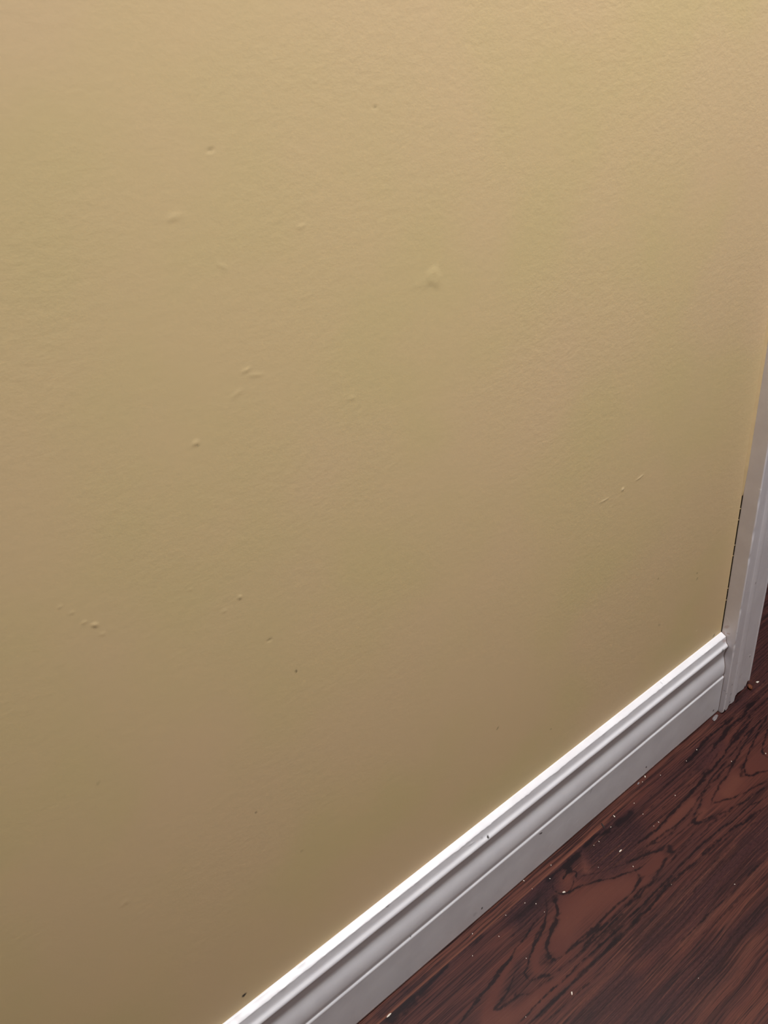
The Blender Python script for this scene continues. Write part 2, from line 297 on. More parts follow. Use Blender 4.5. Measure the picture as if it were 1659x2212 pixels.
# ------------------------------------------------------------------ floor with its traced grain
STROKES = [["g",4.62,0.85,[[747.2,-31.4],[726.4,-30.1],[710.8,-30.1],[693.4,-28.8],[674.8,-30.4],[653.7,-33.4],[642.7,-33.8],[630.8,-33.6]]],["g",6.08,0.85,[[787.7,-34.2],[774.9,-34.7],[750.0,-38.0],[736.1,-37.1],[714.6,-38.7],[702.3,-40.6],[690.5,-41.1],[676.5,-43.1]]],["g",3.63,0.85,[[751.1,-49.0],[728.2,-51.3],[707.9,-53.4],[691.9,-55.4],[671.9,-58.8],[651.0,-60.8],[637.5,-60.6],[622.7,-62.4],[609.2,-63.5],[593.2,-65.3],[579.4,-65.7],[562.5,-66.1],[546.6,-67.3],[530.3,-67.7],[514.5,-66.9],[499.8,-65.4],[485.3,-64.0]]],["g",2.65,0.6,[[764.8,-47.8],[740.3,-50.9],[716.5,-53.8],[698.1,-53.7],[683.7,-57.0]]],["g",2.4,0.6,[[745.1,-57.3],[729.0,-57.8],[711.4,-60.4],[688.5,-63.2],[660.6,-66.1],[638.2,-68.0],[616.8,-71.9],[601.4,-74.3],[584.4,-78.0],[559.9,-79.2],[547.7,-78.8],[532.0,-76.6],[515.6,-75.1],[501.2,-72.3]]],["g",3.13,0.65,[[769.8,-56.5],[747.9,-57.9],[720.3,-63.0],[702.5,-67.0],[684.0,-71.6],[668.2,-74.8],[649.7,-78.5],[636.0,-79.5],[624.7,-82.4],[613.5,-85.2],[602.5,-89.6]]],["g",2.95,0.65,[[602.5,-89.6],[611.9,-91.7],[620.1,-95.1],[628.0,-99.8],[637.8,-102.3],[646.6,-105.5],[660.2,-107.9],[670.2,-110.5],[685.4,-114.3]]],["g",3.19,0.7,[[781.0,-56.9],[766.0,-61.0],[751.1,-62.9],[735.5,-67.6],[719.4,-71.5],[705.6,-75.3],[692.8,-79.7],[682.5,-82.6],[674.5,-89.1],[671.0,-92.8],[676.8,-98.0],[684.5,-99.9],[697.9,-107.1]]],["g",5.54,0.55,[[680.3,-80.6],[674.2,-85.4],[662.7,-90.3]]],["g",3.22,0.65,[[764.0,-69.0],[742.4,-75.9],[729.0,-80.3],[718.5,-85.4],[714.7,-90.9],[714.3,-97.6]]],["g",2.95,0.65,[[700.1,-68.5],[675.7,-71.2],[659.4,-70.2],[642.5,-72.0],[626.3,-72.4],[609.1,-74.8],[596.7,-79.7],[585.9,-82.5],[576.9,-85.2],[571.1,-89.1],[568.6,-93.0],[580.4,-95.9],[595.7,-102.1],[610.8,-106.3],[623.9,-108.8],[636.8,-112.5],[654.0,-113.7],[667.5,-116.3],[677.0,-119.1]]],["g",7.92,0.5,[[573.3,-86.5],[568.2,-91.1],[573.1,-95.4]]],["g",3.96,0.4,[[568.6,-93.0],[582.9,-99.7],[597.8,-103.9]]],["g",2.21,0.5,[[515.3,-101.6],[531.5,-102.0],[549.5,-103.7],[566.0,-105.4],[581.1,-104.1],[596.2,-107.1],[616.0,-109.5]]],["g",2.24,0.65,[[528.3,-111.7],[546.9,-112.8],[568.2,-114.6],[584.5,-114.5],[599.6,-117.6],[617.1,-118.2],[635.7,-119.4],[648.6,-123.2],[665.5,-125.7]]],["g",2.77,0.6,[[533.9,-119.4],[554.3,-119.4],[574.0,-121.2],[595.8,-123.1],[610.5,-127.4],[621.4,-128.0],[637.1,-130.0],[652.7,-133.1]]],["g",6.74,0.5,[[608.9,-127.4],[617.7,-129.2],[628.9,-128.7]]],["g",2.18,0.5,[[540.6,-125.3],[567.5,-125.4],[586.4,-127.9],[606.0,-132.2],[624.8,-137.2]]],["z",18.85,0.4,[[665.2,-40.0],[619.9,-37.6],[587.3,-28.6]]],["g",1.88,0.5,[[686.8,-37.6],[659.9,-38.8],[636.4,-40.5],[613.0,-40.0],[583.8,-37.1],[554.2,-35.0]]],["g",1.84,0.5,[[687.7,-44.1],[656.0,-46.0],[635.3,-48.2],[608.5,-47.8],[581.0,-46.2],[547.4,-44.8],[521.4,-43.2]]],["g",1.82,0.45,[[680.9,-50.8],[650.7,-55.3],[622.3,-56.9],[596.0,-56.5],[561.2,-55.6],[527.7,-54.8]]],["g",1.76,0.45,[[638.2,-64.6],[604.6,-64.3],[573.2,-63.2],[539.6,-61.0],[511.8,-58.6]]],["z",17.87,0.55,[[690.4,-44.7],[663.9,-47.8],[639.7,-52.2]]],["c",14.14,1,[[705.1,-47.0],[673.3,-51.0],[652.2,-53.2]]],["c",12.51,1,[[591.4,-73.2],[565.3,-73.2],[535.7,-74.0],[513.0,-71.4]]],["c",23.88,1,[[660.5,-88.3],[632.5,-89.4],[617.0,-88.4]]],["c",24.9,1,[[709.7,-91.6],[687.0,-91.9],[697.4,-94.5]]],["c",8.07,1,[[606.5,-85.3],[588.8,-88.2],[575.8,-90.3]]],["l",13.19,0.35,[[656.9,-88.4],[630.4,-90.8]]],["l",8.0,0.3,[[590.2,-89.5],[576.5,-90.9]]],["l",9.1,0.3,[[591.4,-73.2],[565.3,-73.2],[535.7,-74.0],[513.0,-71.4]]],["l",10.32,0.4,[[704.4,-21.4],[660.6,-19.2],[631.8,-14.8],[596.2,-16.1],[563.4,-13.6]]],["g",2.22,0.6,[[581.8,-79.7],[556.1,-79.6],[540.2,-81.9],[527.6,-80.9],[515.4,-78.6],[505.8,-74.5],[493.1,-71.7],[482.3,-66.3]]],["g",2.25,0.45,[[591.6,-88.5],[570.1,-87.6],[550.4,-88.0],[533.8,-86.4]]],["g",4.32,0.75,[[470.4,-71.0],[481.4,-76.0],[489.8,-78.6],[498.0,-80.3],[506.6,-85.0],[514.9,-86.7],[523.4,-87.2]]],["g",10.82,0.75,[[523.2,-88.4],[519.2,-93.4],[515.5,-97.1]]],["g",3.6,0.65,[[514.9,-96.5],[505.4,-97.8],[492.9,-100.4],[481.4,-102.3],[470.2,-104.1],[460.8,-103.6],[448.3,-105.5],[438.5,-104.4],[427.3,-104.5]]],["g",6.2,0.4,[[495.1,-101.0],[479.8,-103.5],[463.5,-104.8]]],["g",2.17,0.6,[[566.6,-96.5],[549.9,-99.2],[537.1,-99.3],[524.3,-100.7],[514.8,-102.0],[504.5,-103.8]]],["g",2.1,0.7,[[597.6,-116.7],[587.2,-114.9],[571.8,-114.3],[562.3,-113.1],[549.8,-112.0],[537.1,-112.0],[523.8,-112.7],[509.3,-112.1],[495.6,-113.3],[482.2,-113.4],[467.6,-113.4],[454.7,-113.5],[439.7,-114.1],[421.1,-113.6]]],["g",2.6,0.55,[[613.3,-127.8],[598.2,-124.7],[579.7,-122.8],[559.7,-122.2],[539.4,-120.9],[527.9,-120.3],[514.3,-119.2],[495.7,-117.4],[478.0,-117.4],[459.7,-119.2],[442.7,-120.3],[428.2,-118.6],[413.6,-118.3]]],["g",4.53,0.45,[[536.3,-120.9],[513.4,-119.7],[485.2,-118.6],[460.5,-118.6],[435.7,-120.3],[415.9,-119.7]]],["g",1.51,0.5,[[575.2,-135.9],[557.9,-134.5],[538.5,-133.8],[518.7,-133.6],[501.8,-131.8],[483.7,-130.0],[466.4,-129.9],[448.8,-129.2],[432.2,-129.1],[401.9,-128.4]]],["g",1.51,0.5,[[556.3,-138.6],[529.8,-139.5],[508.8,-139.2],[485.3,-138.9],[466.9,-137.6],[448.0,-136.9]]],["l",6.02,0.7,[[576.2,-138.2],[554.3,-136.8],[535.0,-136.1],[516.8,-135.9],[496.0,-135.7],[477.3,-134.4],[454.6,-134.2],[429.1,-133.4],[397.8,-131.6]]],["z",30.1,0.75,[[624.7,-151.2],[579.6,-148.2],[539.7,-148.1],[503.1,-147.0],[472.7,-147.6],[441.7,-144.4],[411.7,-141.3]]],["l",4.37,0.6,[[586.9,-171.0],[545.5,-168.8],[514.2,-169.0],[487.1,-167.2],[460.8,-165.4],[436.4,-164.8]]],["g",1.47,0.6,[[592.5,-167.8],[566.1,-166.0],[535.6,-165.2],[509.7,-165.1],[486.9,-163.5],[463.8,-163.4],[433.4,-161.1]]],["g",1.45,0.5,[[571.1,-178.3],[542.7,-175.2],[513.3,-174.3],[483.4,-173.4],[454.6,-171.5]]],["l",6.76,0.35,[[560.5,-184.4],[538.3,-182.6],[507.6,-182.5],[481.0,-180.6]]],["z",10.36,0.7,[[540.4,-197.9],[521.0,-196.5],[504.7,-195.3],[484.2,-192.4]]],["c",13.62,1,[[501.9,-90.6],[488.4,-95.1],[471.7,-91.1],[468.4,-100.1]]],["g",9.25,0.85,[[532.1,-33.6],[513.8,-35.8],[495.8,-33.3]]],["g",7.86,0.8,[[495.8,-33.3],[482.5,-32.0],[472.0,-28.5],[457.4,-28.6],[445.1,-29.3]]],["g",10.84,0.9,[[444.3,-30.0],[433.1,-29.9],[421.2,-30.5],[409.7,-28.6]]],["z",33.27,0.9,[[509.2,-45.3],[489.4,-39.6],[467.2,-37.3],[452.1,-35.4],[462.0,-49.8],[474.3,-55.1]]],["z",21.89,0.8,[[506.9,-55.2],[486.3,-57.2],[465.6,-58.6],[452.0,-52.1]]],["g",6.36,0.8,[[385.3,-29.9],[395.2,-29.3],[406.0,-29.4],[413.2,-30.3]]],["z",25.36,1.0,[[385.8,-34.3],[369.0,-38.9],[351.3,-39.7],[333.3,-38.8]]],["g",13.13,0.5,[[379.5,-34.0],[362.8,-37.3],[343.2,-38.9],[327.3,-37.3]]],["g",10.17,0.55,[[381.9,-45.1],[377.5,-52.6]]],["g",5.34,1,[[416.6,-33.3],[418.1,-38.7]]],["g",3.72,1,[[413.5,-37.3],[418.4,-40.3]]],["g",2.11,1,[[415.0,-36.0],[408.4,-38.2],[402.6,-39.7]]],["g",1.58,0.9,[[417.3,-40.0],[420.3,-43.3],[416.5,-46.7],[414.3,-50.0]]],["g",1.56,0.5,[[414.7,-41.1],[411.4,-47.5],[403.3,-52.2],[395.5,-53.1],[388.7,-49.7],[386.1,-43.6],[388.9,-37.0],[396.5,-33.1],[402.8,-34.7]]],["c",13.56,1,[[406.0,-41.5],[395.9,-45.7]]],["l",11.49,0.25,[[406.0,-41.5],[396.0,-43.2]]],["c",7.52,1,[[441.7,-34.7],[435.7,-43.3],[428.9,-50.8]]],["l",6.98,0.6,[[441.2,-35.7],[435.7,-43.3],[429.7,-50.2]]],["g",2.6,0.75,[[386.8,-44.2],[388.7,-49.7],[395.2,-53.4],[403.8,-55.2],[411.8,-57.7],[420.5,-62.0],[429.2,-65.1],[437.1,-70.0],[447.5,-75.2],[458.1,-79.2],[467.3,-83.2],[476.0,-85.5],[484.1,-85.9]]],["g",2.12,0.5,[[415.0,-46.7],[428.2,-54.3],[440.8,-61.3],[450.8,-64.7],[469.2,-72.8],[479.3,-76.2],[495.0,-84.5]]],["g",2.15,0.4,[[439.2,-46.3],[448.0,-55.4],[461.5,-61.8],[475.9,-67.6],[502.7,-78.8]]],["z",11.55,0.5,[[419.1,-50.3],[433.5,-61.5],[455.9,-71.9]]],["g",3.46,0.75,[[469.4,-83.8],[466.7,-91.9],[459.3,-95.9],[446.8,-97.8],[436.8,-98.0],[423.6,-96.4],[411.1,-96.6],[400.9,-96.1],[386.7,-96.9],[372.8,-95.4],[360.4,-95.0],[348.2,-94.6]]],["g",10.37,0.4,[[468.9,-88.6],[465.9,-95.2]]],["g",2.45,0.7,[[468.5,-104.0],[454.3,-101.8],[441.3,-103.1],[423.1,-103.3],[410.0,-102.8],[391.2,-101.9],[375.3,-102.1],[358.4,-102.2]]],["g",1.92,0.6,[[454.0,-114.8],[430.6,-113.4],[416.3,-111.8],[399.4,-111.3],[383.5,-110.3],[367.5,-110.6]]],["g",4.28,0.45,[[445.2,-121.3],[417.6,-121.2],[396.3,-119.0],[377.0,-118.8]]],["g",3.91,0.8,[[383.9,-48.1],[376.8,-52.0],[371.8,-60.0],[363.6,-65.1],[354.3,-68.9],[345.1,-72.7],[336.4,-76.6],[330.7,-80.7]]],["g",2.44,0.5,[[374.5,-39.8],[363.2,-52.6],[352.4,-59.0],[342.5,-62.3],[331.5,-65.6],[320.7,-71.1]]],["g",1.94,0.6,[[355.2,-51.7],[339.9,-54.1],[326.9,-57.0],[314.1,-57.5]]],["g",1.95,0.5,[[349.9,-47.1],[330.7,-48.6],[311.4,-48.2]]],["c",29.86,1,[[449.9,-87.8],[430.4,-81.0],[408.2,-76.8],[387.8,-71.4],[369.4,-76.0],[352.8,-81.6]]],["c",14.58,1,[[383.5,-57.8],[362.1,-75.6],[342.5,-84.1]]],["l",22.99,0.25,[[445.1,-86.1],[420.8,-77.7],[389.6,-75.5],[362.7,-76.2]]],["l",2.44,0.5,[[460.8,-107.5],[437.3,-108.3],[406.4,-105.7],[379.7,-105.9]]],["g",3.82,0.8,[[372.5,-64.5],[366.5,-64.1],[358.4,-67.9],[350.5,-70.5],[342.6,-74.1],[335.9,-77.5],[332.1,-82.1],[329.9,-86.9],[330.9,-93.8]]],["g",2.35,0.7,[[330.9,-93.8],[338.2,-95.0],[349.6,-96.0],[361.2,-96.9],[372.2,-98.5],[384.8,-98.9],[397.5,-99.3]]],["g",6.92,0.6,[[327.4,-82.5],[328.7,-88.0],[330.0,-93.5]]],["g",5.49,0.35,[[314.3,-85.5],[321.2,-88.2],[326.9,-94.1]]],["g",2.34,0.7,[[361.3,-53.5],[350.6,-61.1],[339.4,-65.6],[330.4,-68.2],[322.2,-71.3],[311.6,-75.6],[306.1,-79.6],[298.9,-82.0],[297.2,-87.0],[296.8,-90.8]]],["g",4.03,0.7,[[296.2,-91.4],[303.5,-93.4],[311.8,-96.8],[318.3,-100.8]]],["g",2.34,0.65,[[318.3,-100.8],[327.6,-102.3],[338.8,-103.2],[350.2,-104.2],[362.3,-104.7],[377.3,-105.1],[391.8,-106.1],[407.9,-105.9],[425.7,-106.9]]],["g",5.41,0.5,[[298.2,-81.5],[297.3,-88.1]]],["g",2.74,0.8,[[308.6,-59.7],[296.9,-63.0],[282.3,-65.8],[268.7,-67.9],[257.5,-68.9]]],["g",1.91,0.55,[[338.1,-55.1],[327.1,-57.3],[313.0,-59.0],[303.1,-61.7]]],["g",1.8,0.5,[[303.4,-73.0],[291.9,-76.1],[283.7,-79.6],[275.5,-83.1]]],["g",4.37,0.6,[[280.1,-80.8],[270.3,-84.9],[258.3,-86.7],[250.9,-87.4]]],["g",3.48,0.6,[[250.4,-88.0],[259.7,-91.0],[270.2,-91.8],[279.7,-93.8],[288.2,-99.0],[296.0,-100.5]]],["g",2.66,0.5,[[296.0,-100.5],[306.8,-101.4],[319.9,-103.7]]],["g",1.77,0.4,[[296.2,-91.4],[286.0,-89.9],[274.8,-90.7]]],["g",1.78,0.75,[[257.8,-110.7],[270.9,-111.1],[282.3,-110.0],[294.6,-110.5],[306.5,-110.4],[317.4,-111.4],[329.0,-111.9],[342.0,-111.3],[353.9,-111.8],[371.2,-112.3],[390.8,-113.3],[414.8,-115.4]]],["g",4.44,0.65,[[266.2,-117.8],[282.8,-118.3],[297.9,-118.2],[311.5,-118.8],[323.6,-118.8],[338.9,-118.2],[353.8,-119.3],[369.7,-119.8],[384.5,-120.4],[406.3,-122.0]]],["g",1.31,0.55,[[279.0,-127.0],[295.9,-127.4],[312.4,-128.5],[324.3,-128.6],[341.9,-129.2],[359.9,-129.9],[384.1,-131.1]]],["l",5.22,0.55,[[288.9,-136.8],[315.0,-136.6],[338.9,-136.9],[364.8,-136.1],[387.8,-136.4]]],["z",25.49,0.7,[[303.8,-151.2],[334.7,-150.4],[368.2,-151.6]]],["c",10.31,1,[[308.2,-108.8],[289.2,-106.9],[268.7,-104.4],[248.7,-102.1]]],["c",6.2,1,[[287.6,-110.5],[311.3,-110.4],[333.3,-115.6],[357.0,-116.6]]],["c",8.34,1,[[332.3,-71.0],[317.9,-78.8],[310.0,-87.3]]],["c",8.8,1,[[289.6,-65.5],[268.5,-74.0],[250.5,-82.1],[239.2,-89.2]]],["l",8.5,0.25,[[288.6,-107.4],[263.0,-104.5],[248.7,-102.1]]],["z",6.29,0.35,[[298.5,-73.1],[290.4,-82.2],[278.1,-87.4]]],["g",7.66,0.55,[[297.9,-27.5],[283.3,-26.5],[268.9,-25.6],[254.0,-24.1]]],["g",9.12,0.75,[[250.5,-25.5],[236.8,-27.0],[222.1,-27.3],[211.9,-29.1],[200.2,-27.5]]],["g",12.26,0.85,[[203.8,-28.4],[190.3,-29.2],[177.6,-29.5],[162.9,-29.8]]],["g",3.11,0.8,[[299.9,-63.3],[280.9,-64.6],[267.3,-67.8],[248.2,-70.1],[232.9,-72.2],[216.5,-75.9]]],["g",5.24,0.45,[[248.2,-70.1],[239.1,-71.5]]],["g",5.2,0.55,[[267.9,-84.8],[259.3,-86.6],[250.2,-87.8]]],["z",8.16,0.6,[[219.7,-21.0],[209.8,-21.1],[196.5,-20.2]]],["z",8.85,0.6,[[196.5,-20.2],[182.9,-20.0],[164.6,-19.5]]],["c",17.03,1,[[257.6,-95.1],[244.3,-91.6]]],["l",12.68,0.25,[[255.0,-97.7],[238.0,-92.5]]],["z",12.92,0.6,[[537.8,-199.4],[508.1,-196.0],[487.9,-194.6],[467.4,-193.8],[445.1,-189.8]]],["z",31.93,0.7,[[448.2,-192.4],[420.2,-192.7],[395.1,-191.6],[369.6,-186.7],[341.8,-182.3]]],["g",6.04,0.35,[[430.0,-197.9],[420.5,-196.1],[411.6,-196.6]]],["l",17.4,0.5,[[496.3,-207.5],[470.7,-205.2],[440.3,-210.9],[423.2,-210.4],[403.3,-208.4]]],["g",1.7,0.4,[[502.5,-220.6],[468.1,-220.0],[445.3,-219.2],[425.5,-220.3],[405.6,-220.0],[387.5,-219.8]]],["l",13.91,0.45,[[456.0,-243.2],[431.6,-241.9],[413.3,-240.6]]],["l",3.61,0.5,[[471.4,-167.9],[445.6,-166.1],[419.1,-165.4],[394.7,-163.7],[372.2,-161.1]]],["z",8.86,0.4,[[414.6,-163.7],[393.6,-159.6],[371.7,-156.6]]],["z",12.92,0.5,[[502.4,-25.6],[468.2,-28.1],[450.6,-27.0],[425.9,-27.7],[400.4,-27.1],[373.4,-27.4],[352.7,-26.0],[336.5,-25.7]]],["z",9.36,0.5,[[308.8,-23.8],[278.9,-26.2],[249.9,-26.2],[220.9,-27.4],[196.9,-27.7]]],["z",55.07,0.65,[[987.8,54.6],[874.3,3.4],[775.8,-28.0]]],["g",2.13,0.6,[[831.6,-33.3],[800.7,-34.2],[775.2,-34.8],[757.0,-35.2]]],["g",2.73,0.6,[[816.4,-42.1],[783.4,-42.5],[748.0,-45.0],[715.9,-49.2],[698.1,-51.8]]],["g",2.24,0.5,[[858.0,-14.9],[835.2,-15.2],[817.2,-14.9]]],["g",2.19,0.5,[[846.8,-21.4],[822.7,-22.5],[806.5,-21.2],[791.3,-20.7]]],["g",1.9,0.45,[[859.2,-1.1],[844.4,-1.9],[832.6,-3.0]]],["g",2.13,0.5,[[788.8,-18.3],[772.7,-17.9],[755.5,-19.6]]],["g",2.06,0.55,[[760.7,-27.8],[742.6,-28.2],[725.4,-27.0],[715.0,-24.7]]]]
SEAM = -0.0243; PLANK = 0.1958

def smooth_path(P, k=6):
    P = np.array(P, float)
    if len(P) < 3: return P
    Q = np.vstack([2 * P[0] - P[1], P, 2 * P[-1] - P[-2]]); out = []
    for i in range(1, len(Q) - 2):
        for t in np.linspace(0, 1, k, endpoint=False):
            p0, p1, p2, p3 = Q[i - 1:i + 3]
            out.append(0.5 * (2 * p1 + (p2 - p0) * t + (2 * p0 - 5 * p1 + 4 * p2 - p3) * t * t + (3 * p1 - p0 - 3 * p2 + p3) * t ** 3))
    out.append(P[-1])
    return np.array(out)

def build_floor():
    xs = np.concatenate([np.arange(-1.8, 0.10, 0.05), np.arange(0.10, 1.08, 0.0010), np.arange(1.10, 2.41, 0.05)])
    ys = np.concatenate([np.arange(-2.4, -0.31, 0.05), np.arange(-0.30, 0.0905, 0.0010)])
    nx, ny = len(xs), len(ys)
    X, Yg = np.meshgrid(xs, ys)
    A = np.zeros((ny, nx, 4), np.float32); A[..., 3] = 0.85
    rng = np.random.RandomState(11)
    def field(kx, ky):
        q = rng.randn(ny, nx)
        for ax, k in ((1, kx), (0, ky)):
            if k < 2: continue
            ker = np.exp(-np.linspace(-2, 2, k) ** 2); ker /= ker.sum()
            q = np.apply_along_axis(lambda r: np.convolve(r, ker, 'same'), ax, q)
        return np.clip(q / q.std(), -2, 2)
    Q1 = field(9, 2) * 0.75 + field(3, 1) * 0.35; Q2 = field(31, 5) * 0.6
    for kind, w, d, pts in STROKES:
        P = smooth_path(pts) / 1000.0; w = w / 1000.0
        soft = kind in 'zlc'
        pad = w * (1.6 if soft else 1.0) + 0.001
        i0, i1 = np.searchsorted(xs, [P[:, 0].min() - pad, P[:, 0].max() + pad])
        j0, j1 = np.searchsorted(ys, [P[:, 1].min() - pad, P[:, 1].max() + pad])
        if i1 <= i0 or j1 <= j0: continue
        gx, gy = X[j0:j1, i0:i1], Yg[j0:j1, i0:i1]
        best = np.full(gx.shape, 1e9); par = np.zeros(gx.shape)
        seg = np.hypot(*(P[1:] - P[:-1]).T); cum = np.concatenate([[0], np.cumsum(seg)])
        for a, b, c0, ls in zip(P[:-1], P[1:], cum, seg):
            v = b - a; L2 = max(v @ v, 1e-12)
            t = np.clip(((gx - a[0]) * v[0] + (gy - a[1]) * v[1]) / L2, 0, 1)
            dd = (gx - a[0] - t * v[0]) ** 2 + (gy - a[1] - t * v[1]) ** 2
            hit = dd < best
            best = np.where(hit, dd, best); par = np.where(hit, c0 + t * ls, par)
        dist = np.sqrt(best); q1 = Q1[j0:j1, i0:i1]; q2 = Q2[j0:j1, i0:i1]
        if soft: m = np.exp(-(dist / (w * 0.62)) ** 2) * d
        else:
            hw = max(w * 0.40, 0.0008)
            tl = min(0.009, 0.15 * cum[-1])
            tap = np.clip(par / tl, 0.15, 1) * np.clip((cum[-1] - par) / tl, 0.15, 1)
            hw = hw * (0.45 + 0.55 * tap) * (1 + 0.35 * q2)
            dj = np.maximum(0, dist + q1 * np.minimum(0.0005, 0.45 * hw))
            m = np.exp(-(dj / (hw * 1.05)) ** 2) * d * (0.95 + 0.15 * q2) * (0.35 + 0.65 * tap)
            m = np.maximum(m, 0.30 * d * tap * np.exp(-(dist / (hw * 2.6)) ** 2))
            m = np.clip(m, 0, 1)
        ch = {'g': 0, 'l': 1, 'z': 2, 'c': 3}[kind]
        S = A[j0:j1, i0:i1]
        if kind == 'c': S[..., 3] *= 1 - np.clip(m * 1.25, 0, 1) * 0.93
        else: S[..., ch] = 1 - (1 - S[..., ch]) * (1 - m)
    # plank joints: a pale bevel line with a dark edge beside it
    for k in range(-1, 12):
        y = SEAM - k * PLANK
        fade = np.clip((0.62 - X) / 0.14, 0.12, 1) if k == 0 else 0.25
        strong = 1.0 if k == 0 else 0.5
        A[..., 1] = np.maximum(A[..., 1], np.clip(2.0 - np.abs(Yg - y) / 0.0010, 0, 1) * 0.95 * fade * strong)
        on = np.abs(Yg - y) < 0.0016
        A[..., 0] = np.where(on, A[..., 0] * (1 - fade), A[..., 0])
        A[..., 2] = np.where(on, A[..., 2] * (1 - fade), A[..., 2])
    # nothing of the wide plank's grain crosses onto the strip by the wall
    strip = (Yg > SEAM + 0.0016) & (X < 0.56)
    A[..., 0] = np.where(strip & (X > 0.24), 0, A[..., 0])
    A[..., 2] = np.where(strip & (X > 0.24), 0, A[..., 2])
    A[..., 1] = np.where(strip, np.maximum(A[..., 1], 0.50), A[..., 1])
    A[..., 3] = np.where(strip, 1.0, A[..., 3])
    V = np.stack([X, Yg, np.zeros_like(X)], -1).reshape(-1, 3)
    o = grid_ob('floor', V, nx, ny, M_floor, 'structure', smooth=False)
    at = o.data.attributes.new('grain', 'FLOAT_COLOR', 'POINT')
    at.data.foreach_set('color', A.reshape(-1))
    return o
build_floor()
boxes('floor.001', [(-1.8, 2.4, 0.0915, 2.6, -0.02, 0.002)], M_carpet, 'structure')
boxes('ceiling', [(-1.8, 2.4, -2.4, 2.6, 2.44, 2.5)], M_ceil, 'structure')

# ------------------------------------------------------------------ the painted wall (stops short of the casing, leaving a dark crack low down)
def build_wall():
    GAPX = XC - 0.0011
    xs = np.concatenate([np.arange(-1.8, -0.12, 0.04), np.arange(-0.12, GAPX - 0.0004, 0.0009), [GAPX]])
    zs = np.concatenate([[0.0, 0.06], np.arange(0.12, 0.86, 0.0009), np.arange(0.88, 2.44, 0.06), [2.44]])
    nx, nz = len(xs), len(zs)
    X, Z = np.meshgrid(xs, zs)
    Yd = np.zeros_like(X); A = np.zeros((nz, nx, 4), np.float32)
    rng = np.random.RandomState(21)
    for P, rx, rz, a, kind, d in WALL_MARKS:
        r = max(rx, rz) * 1.25 + 0.002
        i0, i1 = np.searchsorted(xs, [P[0] - r, P[0] + r]); j0, j1 = np.searchsorted(zs, [P[2] - r, P[2] + r])
        if i1 <= i0 or j1 <= j0: continue
        gx = X[j0:j1, i0:i1] - P[0]; gz = Z[j0:j1, i0:i1] - P[2]
        # a slightly irregular outline for every mark
        ph = rng.uniform(0, 6.28, 3); th = np.arctan2(gz, gx)
        irr = 1 + 0.10 * np.sin(2 * th + ph[0]) + 0.08 * np.sin(3 * th + ph[1]) + 0.05 * np.sin(5 * th + ph[2])
        u = gx * math.cos(a) + gz * math.sin(a); v = -gx * math.sin(a) + gz * math.cos(a)
        rx = max(rx, 0.0009); rz = max(rz, 0.0009)
        l = np.hypot(u / rx, v / rz) * irr
        lo = {'h': 0.0, 'p': 0.3}.get(kind, 0.35)
        t = np.clip((1 - l) / (1 - lo), 0, 1); t = t * t * (3 - 2 * t)
        if kind in 'hp': Yd[j0:j1, i0:i1] -= t * d * 0.0008
        else:
            ch = {'c': 0, 'w': 1, 'r': 2}[kind]
            A[j0:j1, i0:i1, ch] = np.maximum(A[j0:j1, i0:i1, ch], t * d)
    V = np.stack([X, Yd, Z], -1).reshape(-1, 3)
    o = grid_ob('wall_back', V, nx, nz, M_wall, 'structure')
    at = o.data.attributes.new('marks', 'FLOAT_COLOR', 'POINT'); at.data.foreach_set('color', A.reshape(-1))
    # the cut edge of the plasterboard inside the crack, and the wall's other face
    mesh_ob('wall_edge', [(GAPX, 0, 0), (GAPX, 0.114, 0), (GAPX, 0.114, 2.44), (GAPX, 0, 2.44), (-1.8, 0.114, 0), (-1.8, 0.114, 2.44)],
            [(0, 1, 2, 3), (1, 4, 5, 2)], M_wall, parent=o)
    return o
build_wall()
boxes('wall_back.001', [(GX0, GX1, 0, 0.114, z0, 2.44) for GX0, GX1, z0 in ((XC - 0.0014, 1.66, 2.06), (1.66, 2.4, 0))], M_wall, 'structure')
boxes('wall_left', [(-1.86, -1.8, -2.4, 2.6, 0, 2.44)], M_back, 'structure')
boxes('wall_right', [(2.4, 2.46, -2.4, 2.6, 0, 2.44)], M_back, 'structure')
boxes('wall_front', [(-1.8, 2.4, -2.46, -2.4, 0, 2.44)], M_back, 'structure')
boxes('wall_far', [(-1.8, 2.4, 2.6, 2.66, 0, 2.44)], M_back, 'structure')

# ------------------------------------------------------------------ baseboard: moulded section swept along the wall
PROF = [(0.0, 130.9), (-0.8, 130.8), (-2.0, 130.3), (-4.5, 129.2), (-6.5, 128.3), (-6.95, 127.9), (-7.08, 127.6), (-7.10, 127.2), (-7.25, 126.4), (-7.75, 123.4),
        (-8.2, 120.8), (-8.6, 119.0), (-9.3, 117.7), (-10.4, 116.7), (-11.3, 115.6), (-11.7, 114.0), (-11.5, 112.4), (-10.8, 111.2),
        (-10.2, 110.2), (-9.7, 108.0), (-9.0, 104.8), (-8.4, 101.5), (-8.05, 98.5), (-8.05, 96.5), (-8.7, 94.0), (-9.8, 89.8),
        (-10.9, 85.3), (-11.7, 80.8), (-12.1, 76.4), (-12.25, 72.5), (-12.15, 69.6), (-11.8, 67.4), (-11.35, 66.0), (-11.3, 65.0),
        (-11.8, 64.2), (-12.5, 63.3), (-12.8, 62.3), (-12.75, 61.0), (-12.7, 59.8), (-12.6, 40.0), (-12.5, 4.0), (-12.4, 1.6), (-10.5, 1.4), (0, 1.4)]
